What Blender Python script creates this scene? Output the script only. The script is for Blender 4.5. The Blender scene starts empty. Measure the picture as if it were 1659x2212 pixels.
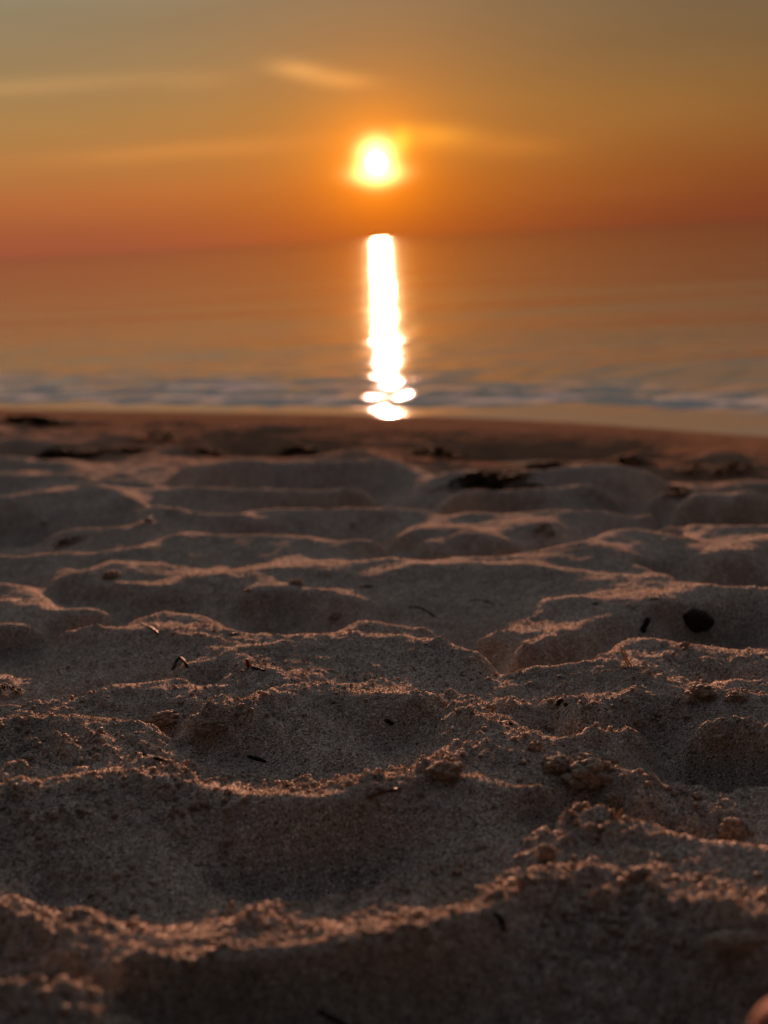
import bpy, bmesh, math, random
import numpy as np
from mathutils import Vector, Matrix, Quaternion

random.seed(7); RNG = np.random.default_rng(11)
R = math.radians
SC = bpy.context.scene
COL = SC.collection

# ------------------------------------------------------------------ camera
FW, FH, FPX = 1659.0, 2212.0, 2713.0          # picture units and focal length in them
CAM_H = 0.35
PITCH, ROLL = R(12.25), R(3.0)
_f = np.array([0, math.cos(PITCH), -math.sin(PITCH)])
_u0 = np.array([0, math.sin(PITCH), math.cos(PITCH)])
_r0 = np.array([1.0, 0, 0])
_r = _r0 * math.cos(ROLL) - _u0 * math.sin(ROLL)
_u = _u0 * math.cos(ROLL) + _r0 * math.sin(ROLL)
CAM = np.array([0, 0, CAM_H])

def ray(u, v):
    d = _f + (u - FW / 2) / FPX * _r - (v - FH / 2) / FPX * _u
    return d / np.linalg.norm(d)

cam_d = bpy.data.cameras.new('camera'); cam = bpy.data.objects.new('camera', cam_d)
COL.objects.link(cam); SC.camera = cam
cam.matrix_world = Matrix(((_r[0], _u[0], -_f[0], 0), (_r[1], _u[1], -_f[1], 0),
                           (_r[2], _u[2], -_f[2], CAM_H), (0, 0, 0, 1)))
cam_d.sensor_fit = 'HORIZONTAL'; cam_d.sensor_width = 36
cam_d.lens = 36 * FPX / FW
cam_d.clip_start = 0.01; cam_d.clip_end = 30000
cam_d.dof.use_dof = True; cam_d.dof.focus_distance = 1.08
cam_d.dof.aperture_fstop = 6.1

# ------------------------------------------------------------------ sky and sun
SUN = ray(813, 352)
SUN_EL = math.asin(SUN[2]); SUN_AZ = math.atan2(SUN[0], SUN[1])

class NT:
    """tiny helper for node graphs"""
    def __init__(s, tree): s.t = tree; s.n = tree.nodes; s.l = tree.links
    def new(s, kind, **kw):
        n = s.n.new(kind)
        for k, v in kw.items(): setattr(n, k, v)
        return n
    def put(s, sock, val):
        if isinstance(val, bpy.types.NodeSocket): s.l.new(val, sock)
        elif val is not None: sock.default_value = val
    def math(s, op, a, b=None, c=None, clamp=False):
        n = s.new('ShaderNodeMath', operation=op, use_clamp=clamp)
        for i, x in enumerate((a, b, c)):
            if x is not None: s.put(n.inputs[i], x)
        return n.outputs[0]
    def mix(s, fac, a, b, blend='MIX'):
        n = s.new('ShaderNodeMix', data_type='RGBA', blend_type=blend, clamp_factor=False)
        s.put(n.inputs[0], fac); s.put(n.inputs[6], a); s.put(n.inputs[7], b)
        return n.outputs[2]
    def ramp(s, fac, stops, interp='LINEAR'):
        n = s.new('ShaderNodeValToRGB'); n.color_ramp.interpolation = interp
        e = n.color_ramp.elements
        while len(e) < len(stops): e.new(0.5)
        for el, (p, c) in zip(e, stops):
            el.position = p; el.color = (*c, 1) if len(c) == 3 else c
        s.put(n.inputs[0], fac); return n.outputs[0]
    def maprange(s, v, a, b, c=0.0, d=1.0, smooth=True):
        n = s.new('ShaderNodeMapRange', interpolation_type='SMOOTHSTEP' if smooth else 'LINEAR')
        s.put(n.inputs[0], v)
        for i, x in zip((1, 2, 3, 4), (a, b, c, d)): n.inputs[i].default_value = x
        return n.outputs[0]
    def noise(s, vec, scale, detail=3, rough=0.5, dist=0.0):
        n = s.new('ShaderNodeTexNoise'); s.put(n.inputs['Vector'], vec)
        n.inputs['Scale'].default_value = scale; n.inputs['Detail'].default_value = detail
        n.inputs['Roughness'].default_value = rough; n.inputs['Distortion'].default_value = dist
        return n

W = bpy.data.worlds.new('World'); SC.world = W; W.use_nodes = True
g = NT(W.node_tree); W.node_tree.nodes.clear()
tc = g.new('ShaderNodeTexCoord')
sep = g.new('ShaderNodeSeparateXYZ'); g.l.new(tc.outputs['Generated'], sep.inputs[0])
X, Y, Z = sep.outputs
DEG = 180 / math.pi
el = g.math('MULTIPLY', g.math('ARCSINE', Z), DEG)
az = g.math('MULTIPLY', g.math('ARCTAN2', X, Y), DEG)
# a long soft noise bends the cloud bands
cv = g.new('ShaderNodeCombineXYZ'); g.put(cv.inputs[0], g.math('MULTIPLY', az, 0.10)); g.put(cv.inputs[1], g.math('MULTIPLY', el, 0.55))
n1 = g.noise(cv.outputs[0], 0.9, 3, 0.5, 0.4).outputs[0]
# haze colour over the elevation, 0 .. 90 degrees on a square-root scale
ef = g.math('SQRT', g.math('DIVIDE', g.math('MAXIMUM', el, 0.0), 90.0))
def p(e): return math.sqrt(e / 90)
warm = g.ramp(ef, [(p(0), (.300, .073, .040)), (p(.9), (.320, .077, .034)), (p(2.2), (.375, .106, .034)), (p(3.6), (.410, .155, .044)),
                   (p(5.6), (.365, .185, .060)), (p(7.6), (.300, .187, .084)), (p(10), (.253, .192, .110)),
                   (p(16), (.430, .385, .320)), (p(30), (.385, .375, .365)), (p(55), (.265, .288, .338)), (p(90), (.210, .238, .308))])
# the air is clearer and paler on the left, thicker on the right; away from the sun it cools
dsun = g.new('ShaderNodeVectorMath', operation='DOT_PRODUCT'); g.l.new(tc.outputs['Generated'], dsun.inputs[0])
dsun.inputs[1].default_value = SUN
cosang = dsun.outputs['Value']
ang = g.math('MULTIPLY', g.math('ARCCOSINE', g.math('MINIMUM', cosang, 1.0)), DEG)
side = g.math('ADD', 1.0, g.math('MULTIPLY', -0.29, g.math('SINE', g.math('MULTIPLY', g.math('SUBTRACT', az, -2.0), 4.5 * math.pi / 180 * 1.0))))
side = g.math('ADD', side, g.math('MULTIPLY', g.math('SUBTRACT', n1, 0.5), 0.16))
back = g.maprange(cosang, -0.55, 0.80, 0.09, 1.0)
lay = g.mix(1.0, warm, (1, 1, 1, 1), 'MULTIPLY')
thick = g.new('ShaderNodeCombineXYZ')                         # thicker air takes the blue and green first
for i_, e_ in enumerate((1.0, 1.22, 1.35)): g.put(thick.inputs[i_], g.math('MULTIPLY', g.math('POWER', side, e_), back))
sv = g.new('ShaderNodeVectorMath', operation='MULTIPLY'); g.l.new(lay, sv.inputs[0]); g.l.new(thick.outputs[0], sv.inputs[1])
acc = sv.outputs[0]
def add(a, colour, fac):
    s = g.new('ShaderNodeVectorMath', operation='SCALE'); s.inputs[0].default_value = colour; g.put(s.inputs['Scale'], fac)
    n = g.new('ShaderNodeVectorMath', operation='ADD'); g.put(n.inputs[0], a); g.put(n.inputs[1], s.outputs[0])
    return n.outputs[0]
# forward scattering round the sun
def halo(w, k=1.0): return g.math('EXPONENT', g.math('MULTIPLY', g.math('POWER', g.math('DIVIDE', ang, w), k), -1.0))
acc = add(acc, (.40, .050, -.035), halo(4.6))
acc = add(acc, (1.05, .26, .0), halo(1.75, 1.35))
acc = add(acc, (5.0, 3.0, .9), halo(0.70, 2.0))
# thin clouds lit from below and behind
def wisp(a0, e0, wa, we, slope, k):
    da = g.math('SUBTRACT', az, a0)
    de = g.math('SUBTRACT', g.math('SUBTRACT', el, e0), g.math('MULTIPLY', da, slope))
    de = g.math('ADD', de, g.math('MULTIPLY', g.math('SUBTRACT', n1, 0.5), we * 1.3))
    q = g.math('ADD', g.math('POWER', g.math('ABSOLUTE', g.math('DIVIDE', da, wa)), 2.0),
               g.math('POWER', g.math('ABSOLUTE', g.math('DIVIDE', de, we)), 2.0))
    return g.math('MULTIPLY', g.math('EXPONENT', g.math('MULTIPLY', q, -1.0)), k)
def azel(u, v):
    d = ray(u, v); return math.degrees(math.atan2(d[0], d[1])), math.degrees(math.asin(d[2]))
T3 = math.tan(ROLL)
for (u, v, wu, wv, sl, k, c) in [
        (645, 150, 55, 17, -.14, .55, (.75, .33, .07)), (735, 172, 65, 15, -.10, .45, (.75, .32, .06)),
        (60, 186, 330, 15, .04, .17, (.75, .36, .10)), (430, 178, 90, 15, 0, .10, (.75, .35, .08)),
        (930, 294, 85, 22, -.06, .42, (.95, .40, .02)), (1090, 316, 120, 22, -.08, .17, (.8, .26, .02)),
        (400, 325, 270, 17, .03, .20, (.85, .27, .03)), (868, 305, 20, 24, 0, .45, (1.2, .8, .05)), (815, 374, 46, 18, 0, .7, (4.0, 2.6, .9)), (812, 325, 30, 24, 0, .8, (3.0, 2.0, .7)),
        (1400, 225, 260, 60, 0, .06, (.5, .22, .02)), (250, 420, 320, 30, .02, .07, (.6, .12, .03))]:
    a0, e0 = azel(u, v)
    acc = add(acc, c, wisp(a0, e0, wu / FPX * DEG, wv / FPX * DEG, sl, k))
# below the horizon the dome repeats the lowest haze
sky = g.new('ShaderNodeTexSky', sky_type='NISHITA'); sky.sun_disc = False
sky.sun_elevation = SUN_EL; sky.sun_rotation = SUN_AZ; sky.air_density = 1.0; sky.dust_density = 2.0
bg1 = g.new('ShaderNodeBackground'); g.l.new(sky.outputs[0], bg1.inputs[0]); bg1.inputs[1].default_value = 0.0012
bg2 = g.new('ShaderNodeBackground'); g.l.new(acc, bg2.inputs[0]); bg2.inputs[1].default_value = 0.41
ad = g.new('ShaderNodeAddShader'); g.l.new(bg1.outputs[0], ad.inputs[0]); g.l.new(bg2.outputs[0], ad.inputs[1])
wo = g.new('ShaderNodeOutputWorld'); g.l.new(ad.outputs[0], wo.inputs[0])

sl = bpy.data.lights.new('sun_light', 'SUN'); sl.energy = 5.0; sl.angle = R(0.53); sl.color = (1.0, .47, .27)
slo = bpy.data.objects.new('sun_light', sl); COL.objects.link(slo)
slo.rotation_euler = Vector(-SUN).to_track_quat('-Z', 'Y').to_euler(); slo.location = (0, 3, 6)

SC.view_settings.view_transform = 'Standard'; SC.view_settings.look = 'None'
SC.view_settings.gamma = 1.0; SC.view_settings.exposure = 1.0
SC.view_settings.use_curve_mapping = False
cy = SC.cycles
cy.max_bounces = 5; cy.diffuse_bounces = 2; cy.glossy_bounces = 3; cy.transmission_bounces = 3; cy.sample_clamp_indirect = 4
W.cycles.sampling_method = 'MANUAL'; W.cycles.sample_map_resolution = 512

# ------------------------------------------------------------------ helpers
def tag(o, label=None, cat=None, group=None, kind=None):
    for k, v in (('label', label), ('category', cat), ('group', group), ('kind', kind)):
        if v: o[k] = v
    return o

def mesh_obj(name, verts, faces, mat, parent=None, smooth=True, edges=()):
    m = bpy.data.meshes.new(name); m.from_pydata([tuple(v) for v in verts], list(edges), [tuple(f) for f in faces])
    m.update()
    if mat: m.materials.append(mat)
    if smooth: m.polygons.foreach_set('use_smooth', [True] * len(m.polygons))
    o = bpy.data.objects.new(name, m); COL.objects.link(o)
    if parent: o.parent = parent
    return o

def grid_mesh(name, P, mat):
    """P: (rows, cols, 3) array of points -> one sheet"""
    r, c, _ = P.shape
    m = bpy.data.meshes.new(name)
    m.vertices.add(r * c); m.vertices.foreach_set('co', P.reshape(-1).astype(np.float32))
    i = np.arange((r - 1) * (c - 1)); a = i // (c - 1) * c + i % (c - 1)
    q = np.stack([a, a + 1, a + c + 1, a + c], 1)
    m.loops.add(q.size); m.loops.foreach_set('vertex_index', q.reshape(-1).astype(np.int32))
    m.polygons.add(len(q)); m.polygons.foreach_set('loop_start', (np.arange(len(q)) * 4).astype(np.int32))
    m.polygons.foreach_set('loop_total', np.full(len(q), 4, np.int32))
    m.polygons.foreach_set('use_smooth', np.ones(len(q), bool))
    m.update(calc_edges=True); m.validate()
    m.materials.append(mat)
    o = bpy.data.objects.new(name, m); COL.objects.link(o); return o

_TAB = RNG.random((256, 256)) * 2 * np.pi
def gnoise(x, y, seed=0):
    """gradient noise, about -0.7 .. 0.7"""
    x = np.asarray(x, float) + seed * 17.31; y = np.asarray(y, float) + seed * 9.77
    xi = np.floor(x).astype(int); yi = np.floor(y).astype(int); fx = x - xi; fy = y - yi
    s = lambda t: t * t * t * (t * (t * 6 - 15) + 10)
    def gr(i, j, dx, dy):
        a = _TAB[(xi + i) % 256, (yi + j) % 256]; return np.cos(a) * dx + np.sin(a) * dy
    u, v = s(fx), s(fy)
    n0 = gr(0, 0, fx, fy) * (1 - u) + gr(1, 0, fx - 1, fy) * u
    n1_ = gr(0, 1, fx, fy - 1) * (1 - u) + gr(1, 1, fx - 1, fy - 1) * u
    return n0 * (1 - v) + n1_ * v
def fbm(x, y, octaves=4, gain=.5, seed=0):
    t = 0; a = 1; f = 1
    for k in range(octaves):
        t = t + a * gnoise(x * f, y * f, seed + k); a *= gain; f *= 2.03
    return t
_PTS = RNG.random((128, 128, 3))
def knobs(x, y, seed=0):
    """rounded knobs of uneven size, 0 .. 1: crumbling damp sand"""
    x = np.asarray(x, float) + seed * 5.37; y = np.asarray(y, float) + seed * 3.11
    xi = np.floor(x).astype(int); yi = np.floor(y).astype(int); best = np.zeros(np.broadcast(x, y).shape)
    for i in (-1, 0, 1):
        for j in (-1, 0, 1):
            q = _PTS[(xi + i) % 128, (yi + j) % 128]; r = .22 + .58 * q[..., 2] ** 2
            d2 = (xi + i + q[..., 0] - x) ** 2 + (yi + j + q[..., 1] - y) ** 2
            best = np.maximum(best, r * np.sqrt(np.maximum(1 - d2 / (r * r), 0)))
    return best
def smooth(a, b, x):
    t = np.clip((np.asarray(x, float) - a) / (b - a), 0, 1); return t * t * (3 - 2 * t)

# ------------------------------------------------------------------ materials
def new_mat(name):
    m = bpy.data.materials.new(name); m.use_nodes = True; m.node_tree.nodes.clear()
    n = NT(m.node_tree); out = n.new('ShaderNodeOutputMaterial'); return m, n, out

WATER_Z = -0.312
def sand_material():
    m, n, out = new_mat('sand')
    geo = n.new('ShaderNodeNewGeometry'); pos = geo.outputs['Position']
    vor = n.new('ShaderNodeTexVoronoi', feature='F1'); n.put(vor.inputs['Vector'], pos); vor.inputs['Scale'].default_value = 800
    sc = n.new('ShaderNodeSeparateColor'); n.l.new(vor.outputs['Color'], sc.inputs[0])
    grain = n.ramp(sc.outputs[0], [(0, (.095, .075, .063)), (.10, (.19, .155, .131)), (.20, (.360, .294, .254)), (.80, (.445, .370, .324)), (.92, (.59, .49, .43)), (1, (.80, .69, .61))])
    tone = n.new('ShaderNodeAttribute', attribute_name='tone').outputs['Fac']
    wet = n.new('ShaderNodeAttribute', attribute_name='wet').outputs['Fac']
    tv = n.new('ShaderNodeVectorMath', operation='SCALE'); n.l.new(grain, tv.inputs[0]); n.put(tv.inputs['Scale'], tone)
    col = n.mix(wet, tv.outputs[0], n.mix(1.0, tv.outputs[0], (.58, .40, .30, 1), 'MULTIPLY'))
    b = n.new('ShaderNodeBsdfPrincipled')
    n.put(b.inputs['Base Color'], col)
    n.put(b.inputs['Roughness'], n.math('MULTIPLY_ADD', wet, -.08, .86))
    b.inputs['Specular IOR Level'].default_value = 0.0
    fine = n.noise(pos, 330, 1, .7).outputs[0]
    hh = n.math('MULTIPLY_ADD', vor.outputs['Distance'], -.55, fine)
    bm = n.new('ShaderNodeBump'); bm.inputs['Distance'].default_value = .0020
    n.put(bm.inputs['Strength'], n.math('MULTIPLY_ADD', wet, -.8, .95)); n.put(bm.inputs['Height'], hh)
    n.l.new(bm.outputs[0], b.inputs['Normal']); n.l.new(b.outputs[0], out.inputs[0])
    return m

def clump_material(name, c0, c1, trans=.25, scale=600):
    m, n, out = new_mat(name)
    geo = n.new('ShaderNodeNewGeometry'); pos = geo.outputs['Position']
    vor = n.new('ShaderNodeTexVoronoi'); n.put(vor.inputs['Vector'], pos); vor.inputs['Scale'].default_value = scale
    sc = n.new('ShaderNodeSeparateColor'); n.l.new(vor.outputs['Color'], sc.inputs[0])
    col = n.ramp(sc.outputs[0], [(0, c0), (.7, c1), (1, tuple(min(1, x * 1.35) for x in c1))])
    d = n.new('ShaderNodeBsdfPrincipled'); n.put(d.inputs['Base Color'], col); d.inputs['Roughness'].default_value = .8
    d.inputs['Specular IOR Level'].default_value = .3
    t = n.new('ShaderNodeBsdfTranslucent'); n.put(t.inputs[0], col)
    bm = n.new('ShaderNodeBump'); bm.inputs['Distance'].default_value = .001; bm.inputs['Strength'].default_value = .8
    n.put(bm.inputs['Height'], n.noise(pos, 420, 3, .7).outputs[0]); n.l.new(bm.outputs[0], d.inputs['Normal'])
    mx = n.new('ShaderNodeMixShader'); mx.inputs[0].default_value = trans
    n.l.new(d.outputs[0], mx.inputs[1]); n.l.new(t.outputs[0], mx.inputs[2]); n.l.new(mx.outputs[0], out.inputs[0])
    return m

def plain(name, c, rough=.6, spec=.5, trans=0, var=.35, scale=200, bump=.0004):
    m, n, out = new_mat(name)
    tcx = n.new('ShaderNodeTexCoord')
    nz = n.noise(tcx.outputs['Object'], scale, 4, .6).outputs[0]
    lo = tuple(x * (1 - var) for x in c); hi = tuple(min(1, x * (1 + var)) for x in c)
    col = n.ramp(nz, [(.3, lo), (.7, hi)])
    b = n.new('ShaderNodeBsdfPrincipled'); n.put(b.inputs['Base Color'], col)
    b.inputs['Roughness'].default_value = rough; b.inputs['Specular IOR Level'].default_value = spec
    bm = n.new('ShaderNodeBump'); bm.inputs['Distance'].default_value = bump; n.put(bm.inputs['Height'], nz); n.l.new(bm.outputs[0], b.inputs['Normal'])
    s = b.outputs[0]
    if trans:
        t = n.new('ShaderNodeBsdfTranslucent'); n.put(t.inputs[0], col)
        mx = n.new('ShaderNodeMixShader'); mx.inputs[0].default_value = trans
        n.l.new(s, mx.inputs[1]); n.l.new(t.outputs[0], mx.inputs[2]); s = mx.outputs[0]
    n.l.new(s, out.inputs[0]); return m

M_SAND = sand_material()
M_CLUMP = clump_material('sand_clod', (.25, .19, .15), (.45, .345, .275), .28)
M_GRAIN = clump_material('sand_grain', (.22, .16, .115), (.60, .47, .36), .50, 500)

# ------------------------------------------------------------------ the beach: relief
SHORE_K = 0.5                       # the shoreline runs obliquely: nearer on the right
SLOPE, SHORE_Q = 0.065, 4.80          # the whole beach falls gently towards the sea
def seaward(x, y):
    xc = np.clip(x, -4, 4); return y + SHORE_K * xc + .22 * np.maximum(np.minimum(xc, 2.5), 0) ** 2
def base(x, y):
    q = seaward(x, y)
    return -SLOPE * np.clip(q, -6, 16)

def ground(u, v, z=0.0):
    """where the line of sight through picture point (u, v) meets the beach raised by z"""
    d = ray(u, v); s = 1.0
    for _ in range(18):
        q = CAM + d * s; h = float(base(q[0], q[1])) + z
        s = 0.25 * s + 0.75 * (h - CAM_H) / d[2]
    return CAM + d * s

# crests (height in m above the mean beach, then points along it) and hollows
CREST = [
 (.026, [(-60,1078),(0,1069),(100,1054),(175,1046),(225,1049),(280,1064),(350,1079),(410,1094),(440,1099)]),
 (.016, [(125,1136),(200,1131),(280,1129),(325,1116),(370,1109),(440,1109),(520,1111),(555,1119)]),
 (.022, [(200,1184),(280,1179),(350,1164),(415,1146),(475,1148),(550,1144),(620,1140),(665,1154),(715,1166),(775,1159),(830,1151),(870,1149),(910,1154),(955,1171),(995,1186),(1030,1196),(1070,1186),(1130,1175),(1180,1166),(1230,1164),(1270,1166),(1310,1174),(1350,1184),(1395,1201),(1440,1221),(1480,1239),(1525,1259),(1555,1264),(1610,1266),(1659,1261),(1720,1258)]),
 (.018, [(410,1244),(475,1236),(540,1229),(600,1224),(670,1221),(725,1221),(770,1209),(830,1199),(860,1196),(895,1201),(925,1209),(955,1209),(1005,1216),(1055,1219),(1105,1220),(1155,1223),(1205,1226),(1255,1226)]),
 (.016, [(800,1246),(830,1236),(860,1229),(890,1219),(930,1213)]),
 (.016, [(-60,1180),(0,1184),(40,1191),(90,1191),(140,1186),(190,1189),(225,1199),(255,1214),(290,1234)]),
 (.012, [(120,1244),(160,1239),(195,1246),(225,1259),(265,1266),(310,1264),(360,1269),(425,1271)]),
 (.012, [(-40,1245),(0,1247),(40,1250),(70,1262),(90,1280)]),
 (.012, [(440,1293),(480,1285),(530,1278),(575,1273),(620,1268),(665,1272),(700,1273),(760,1282)]),
 (.010, [(-40,1300),(0,1299),(80,1300),(130,1306),(200,1310),(300,1313),(400,1322),(450,1330)]),
 (.010, [(105,1318),(180,1316),(260,1322),(280,1336),(350,1340),(445,1345),(470,1358),(560,1362),(635,1368)]),
 (.017, [(-60,1344),(0,1340),(45,1333),(90,1331),(150,1338),(210,1343),(280,1348),(340,1358),(390,1368),(430,1378),(465,1393),(500,1403),(530,1409),(575,1406),(610,1393),(645,1376),(690,1373),(740,1372),(800,1368),(830,1370),(880,1375),(930,1383),(980,1390),(1030,1395),(1080,1403),(1130,1412),(1180,1420),(1230,1425),(1280,1428),(1310,1433),(1355,1445),(1405,1458),(1455,1468)]),
 (.008, [(740,1335),(830,1342),(900,1352),(980,1356),(1080,1356)]),
 (.010, [(1100,1390),(1180,1378),(1250,1355),(1310,1330),(1360,1310),(1400,1300)]),
 (.014, [(1180,1285),(1245,1289),(1305,1290),(1370,1292),(1430,1290),(1465,1283),(1495,1270),(1530,1258)]),
 (.016, [(1400,1300),(1455,1303),(1495,1303),(1530,1296),(1580,1286),(1630,1283),(1659,1288),(1720,1295)]),
 (.017, [(1310,1368),(1345,1360),(1380,1360),(1415,1364),(1455,1373),(1505,1385),(1555,1395),(1605,1403),(1659,1418),(1720,1430)]),
 (.010, [(1275,1402),(1310,1396),(1345,1395),(1380,1408),(1415,1433),(1450,1453),(1485,1466)]),
 (.016, [(1545,1470),(1570,1459),(1600,1470),(1659,1478),(1720,1480)]),
 (.020, [(-60,1522),(0,1515),(90,1508),(150,1498),(225,1480),(300,1465),(350,1453),(380,1443),(410,1423),(450,1418),(490,1425),(525,1438),(560,1450),(600,1458),(640,1468)]),
 (.024, [(-60,1590),(0,1568),(50,1553),(100,1543),(165,1538),(225,1540),(300,1548),(350,1548),(400,1543),(450,1533),(500,1525),(550,1508),(590,1488),(625,1475),(675,1472),(725,1475),(775,1478),(830,1488),(880,1493),(930,1503),(980,1513),(1015,1533),(1050,1553),(1080,1578),(1110,1598)]),
 (.012, [(200,1613),(240,1598),(280,1573),(310,1556)]),
 (.018, [(1180,1540),(1230,1528),(1280,1515),(1330,1503),(1380,1498),(1415,1488),(1470,1488),(1520,1483),(1580,1498),(1630,1508),(1659,1510),(1720,1515)]),
 (.022, [(970,1612),(1040,1608),(1110,1603),(1155,1593),(1200,1588),(1240,1578),(1280,1573),(1330,1558),(1380,1550),(1455,1555),(1505,1553),(1555,1558),(1605,1558),(1659,1563),(1720,1570)]),
 (.012, [(960,1660),(1010,1645),(1060,1628),(1110,1618)]),
 (.014, [(1140,1625),(1200,1640),(1260,1645),(1320,1660),(1350,1680),(1365,1715)]),
 (.020, [(-60,1697),(0,1695),(50,1697),(100,1692),(150,1687),(175,1675),(225,1665),(270,1662),(330,1672),(430,1695),(540,1707),(640,1718),(700,1722),(760,1720),(830,1712),(880,1697),(930,1677),(960,1670),(990,1682),(1030,1697),(1110,1700),(1170,1697),(1220,1712),(1260,1735),(1305,1750),(1355,1765),(1405,1772),(1440,1787),(1480,1802),(1530,1810),(1570,1808),(1610,1812),(1659,1817),(1720,1822)]),
 (.012, [(-60,1965),(0,1977),(50,1987),(100,2012),(135,2037),(155,2052)]),
 (.038, [(-60,2140),(0,2128),(110,2112),(165,2092),(210,2077),(260,2062),(320,2057),(360,2052),(400,2060),(450,2052),(500,2050),(550,2037),(600,2027),(650,2025),(700,2020),(775,2022),(830,2015),(880,2012),(920,2004),(955,1990),(1000,1982),(1040,1957),(1070,1943),(1100,1940),(1130,1915),(1155,1896),(1190,1882),(1240,1874),(1280,1870),(1320,1868),(1355,1873),(1390,1883),(1430,1898),(1480,1918),(1530,1936),(1580,1953),(1630,1963),(1659,1968),(1720,1975)]),
 (.014, [(1220,1932),(1280,1942),(1330,1933),(1405,1928),(1470,1945),(1560,1985),(1640,1990)]),
 # farther, out of focus
 (.022, [(1275,1159),(1310,1144),(1360,1136),(1405,1139),(1445,1154),(1495,1174),(1545,1189),(1580,1204),(1610,1189),(1635,1172),(1659,1164),(1720,1150)]),
 (.022, [(1430,1114),(1480,1124),(1530,1131),(1590,1134),(1640,1129),(1700,1122)]),
 (.018, [(860,1146),(890,1138),(930,1131),(960,1129),(995,1139),(1020,1150)]),
 (.014, [(1030,1151),(1070,1154),(1110,1164)]),
 (.020, [(1130,1129),(1170,1114),(1205,1129)]),
 (.016, [(1005,1099),(1080,1104),(1180,1096),(1255,1104),(1330,1098)]),
 (.020, [(520,1092),(640,1086),(760,1092),(850,1096),(930,1090)]),
 (.024, [(-40,1014),(60,1012),(140,1020),(220,1030),(320,1026)]),
 (.020, [(360,1050),(470,1046),(600,1055),(720,1050),(800,1046)]),
 (.022, [(890,1052),(1000,1046),(1130,1050),(1260,1044),(1400,1052),(1500,1046)]),
 (.026, [(1400,1078),(1450,1062),(1520,1056),(1600,1068),(1680,1062)]),
 (.020, [(400,990),(520,996),(640,990),(760,996),(860,992)]),
 (.020, [(960,1008),(1080,1014),(1200,1008),(1320,1014),(1420,1010)]),
]
TROUGH = [
 (-.014, [(-40,1128),(0,1129),(150,1134),(300,1120)]), (-.012, [(400,1138),(540,1128)]),
 (-.014, [(330,1212),(450,1216),(560,1214),(700,1206),(800,1185)]),
 (-.016, [(860,1186),(940,1196),(1000,1210),(1120,1212)]),
 (-.020, [(860,1310),(920,1335),(1000,1347),(1080,1350),(1150,1340),(1200,1320)]),
 (-.012, [(-30,1215),(60,1218),(150,1232),(220,1235)]),
 (-.012, [(480,1262),(600,1257),(700,1257),(760,1264)]),
 (-.010, [(-20,1285),(30,1284),(60,1285)]),
 (-.004, [(20,1310),(80,1312)]), (-.004, [(130,1330),(200,1334),(250,1332)]), (-.004, [(310,1355),(380,1360),(430,1360)]),
 (-.010, [(490,1385),(530,1396),(575,1398),(610,1384)]),
 (-.018, [(-40,1500),(60,1494),(150,1484),(230,1468),(310,1450),(370,1436)]), (-.014, [(560,1432),(650,1440),(760,1452)]),
 (-.020, [(960,1492),(1040,1530),(1100,1575),(1150,1582),(1200,1566),(1260,1545)]), (-.012, [(1200,1500),(1330,1485),(1450,1478)]),
 (-.014, [(1320,1265),(1400,1270),(1450,1262)]), (-.016, [(1500,1390),(1580,1385),(1650,1382)]),
 (-.014, [(1400,1340),(1470,1360)]),
 (-.016, [(1470,1452),(1520,1464),(1560,1462),(1640,1468)]), (-.006, [(1300,1426),(1360,1434)]),
 (-.004, [(120,1530),(200,1526),(320,1532),(420,1522),(500,1506)]),
 (-.014, [(-40,1640),(40,1642),(120,1635),(200,1625)]),
 (-.008, [(330,1640),(450,1680),(600,1700),(750,1704)]), (-.010, [(800,1660),(900,1655),(960,1630)]),
 (-.004, [(1420,1530),(1520,1528),(1620,1540)]),
 (-.024, [(1400,1740),(1480,1775),(1560,1785),(1659,1790)]), (-.016, [(1180,1680),(1280,1720)]),
 (-.026, [(480,1985),(560,2003),(640,2003),(740,1996),(850,1985)]), (-.016, [(40,1955),(120,1985),(200,2025),(300,2035),(400,2025)]),
 (-.006, [(0,1880),(100,1900),(220,1900)]),
 (-.016, [(1160,1880),(1280,1852),(1420,1880),(1560,1930),(1659,1950)]),
 (-.004, [(0,2080),(70,2085)]), (.006, [(1240,1925),(1340,1920)]),
 (-.030, [(-60,2330),(300,2330),(700,2320),(1000,2320),(1300,2320),(1720,2330)]),
 (-.018, [(1340,1195),(1420,1225),(1500,1248),(1600,1250),(1680,1240)]), (-.016, [(1500,1160),(1570,1182),(1640,1150)]),
 (-.010, [(1130,1150),(1200,1148)]), (-.010, [(660,1125),(780,1128)]),
 (-.014, [(40,1038),(180,1040)]), (-.014, [(560,1076),(740,1076)]), (-.014, [(1000,1080),(1300,1080)]), (-.016, [(1500,1100),(1620,1105)]),
 (-.014, [(450,1020),(700,1022)]), (-.016, [(1000,1034),(1350,1036)]),
]
T0, T1, Y0, Y1 = -.52, .52, .30, 7.5
DG = 0.006
NTc = int((T1 - T0) / DG) + 1; NY = int(math.log(Y1 / Y0) / DG) + 1
gt = T0 + np.arange(NTc) * DG; gy = Y0 * np.exp(np.arange(NY) * DG)
GT, GYY = np.meshgrid(gt, gy); GXX = GT * GYY
acc_z = np.zeros((NY, NTc)); acc_w = np.zeros((NY, NTc))
def gain(v):                          # what looks alike farther off is larger
    d = ray(FW / 2, v); yd = CAM_H / (-d[2] / d[1] - SLOPE); return 1.25 * (min(yd, 3.2) / .75) ** .8
TROUGH = [(z_ * 1.35, p_) for z_, p_ in TROUGH]
CREST = [(.0165 + .45 * (z_ - .0165), p_) for z_, p_ in CREST]        # crests of trodden sand come up to about one level
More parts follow.
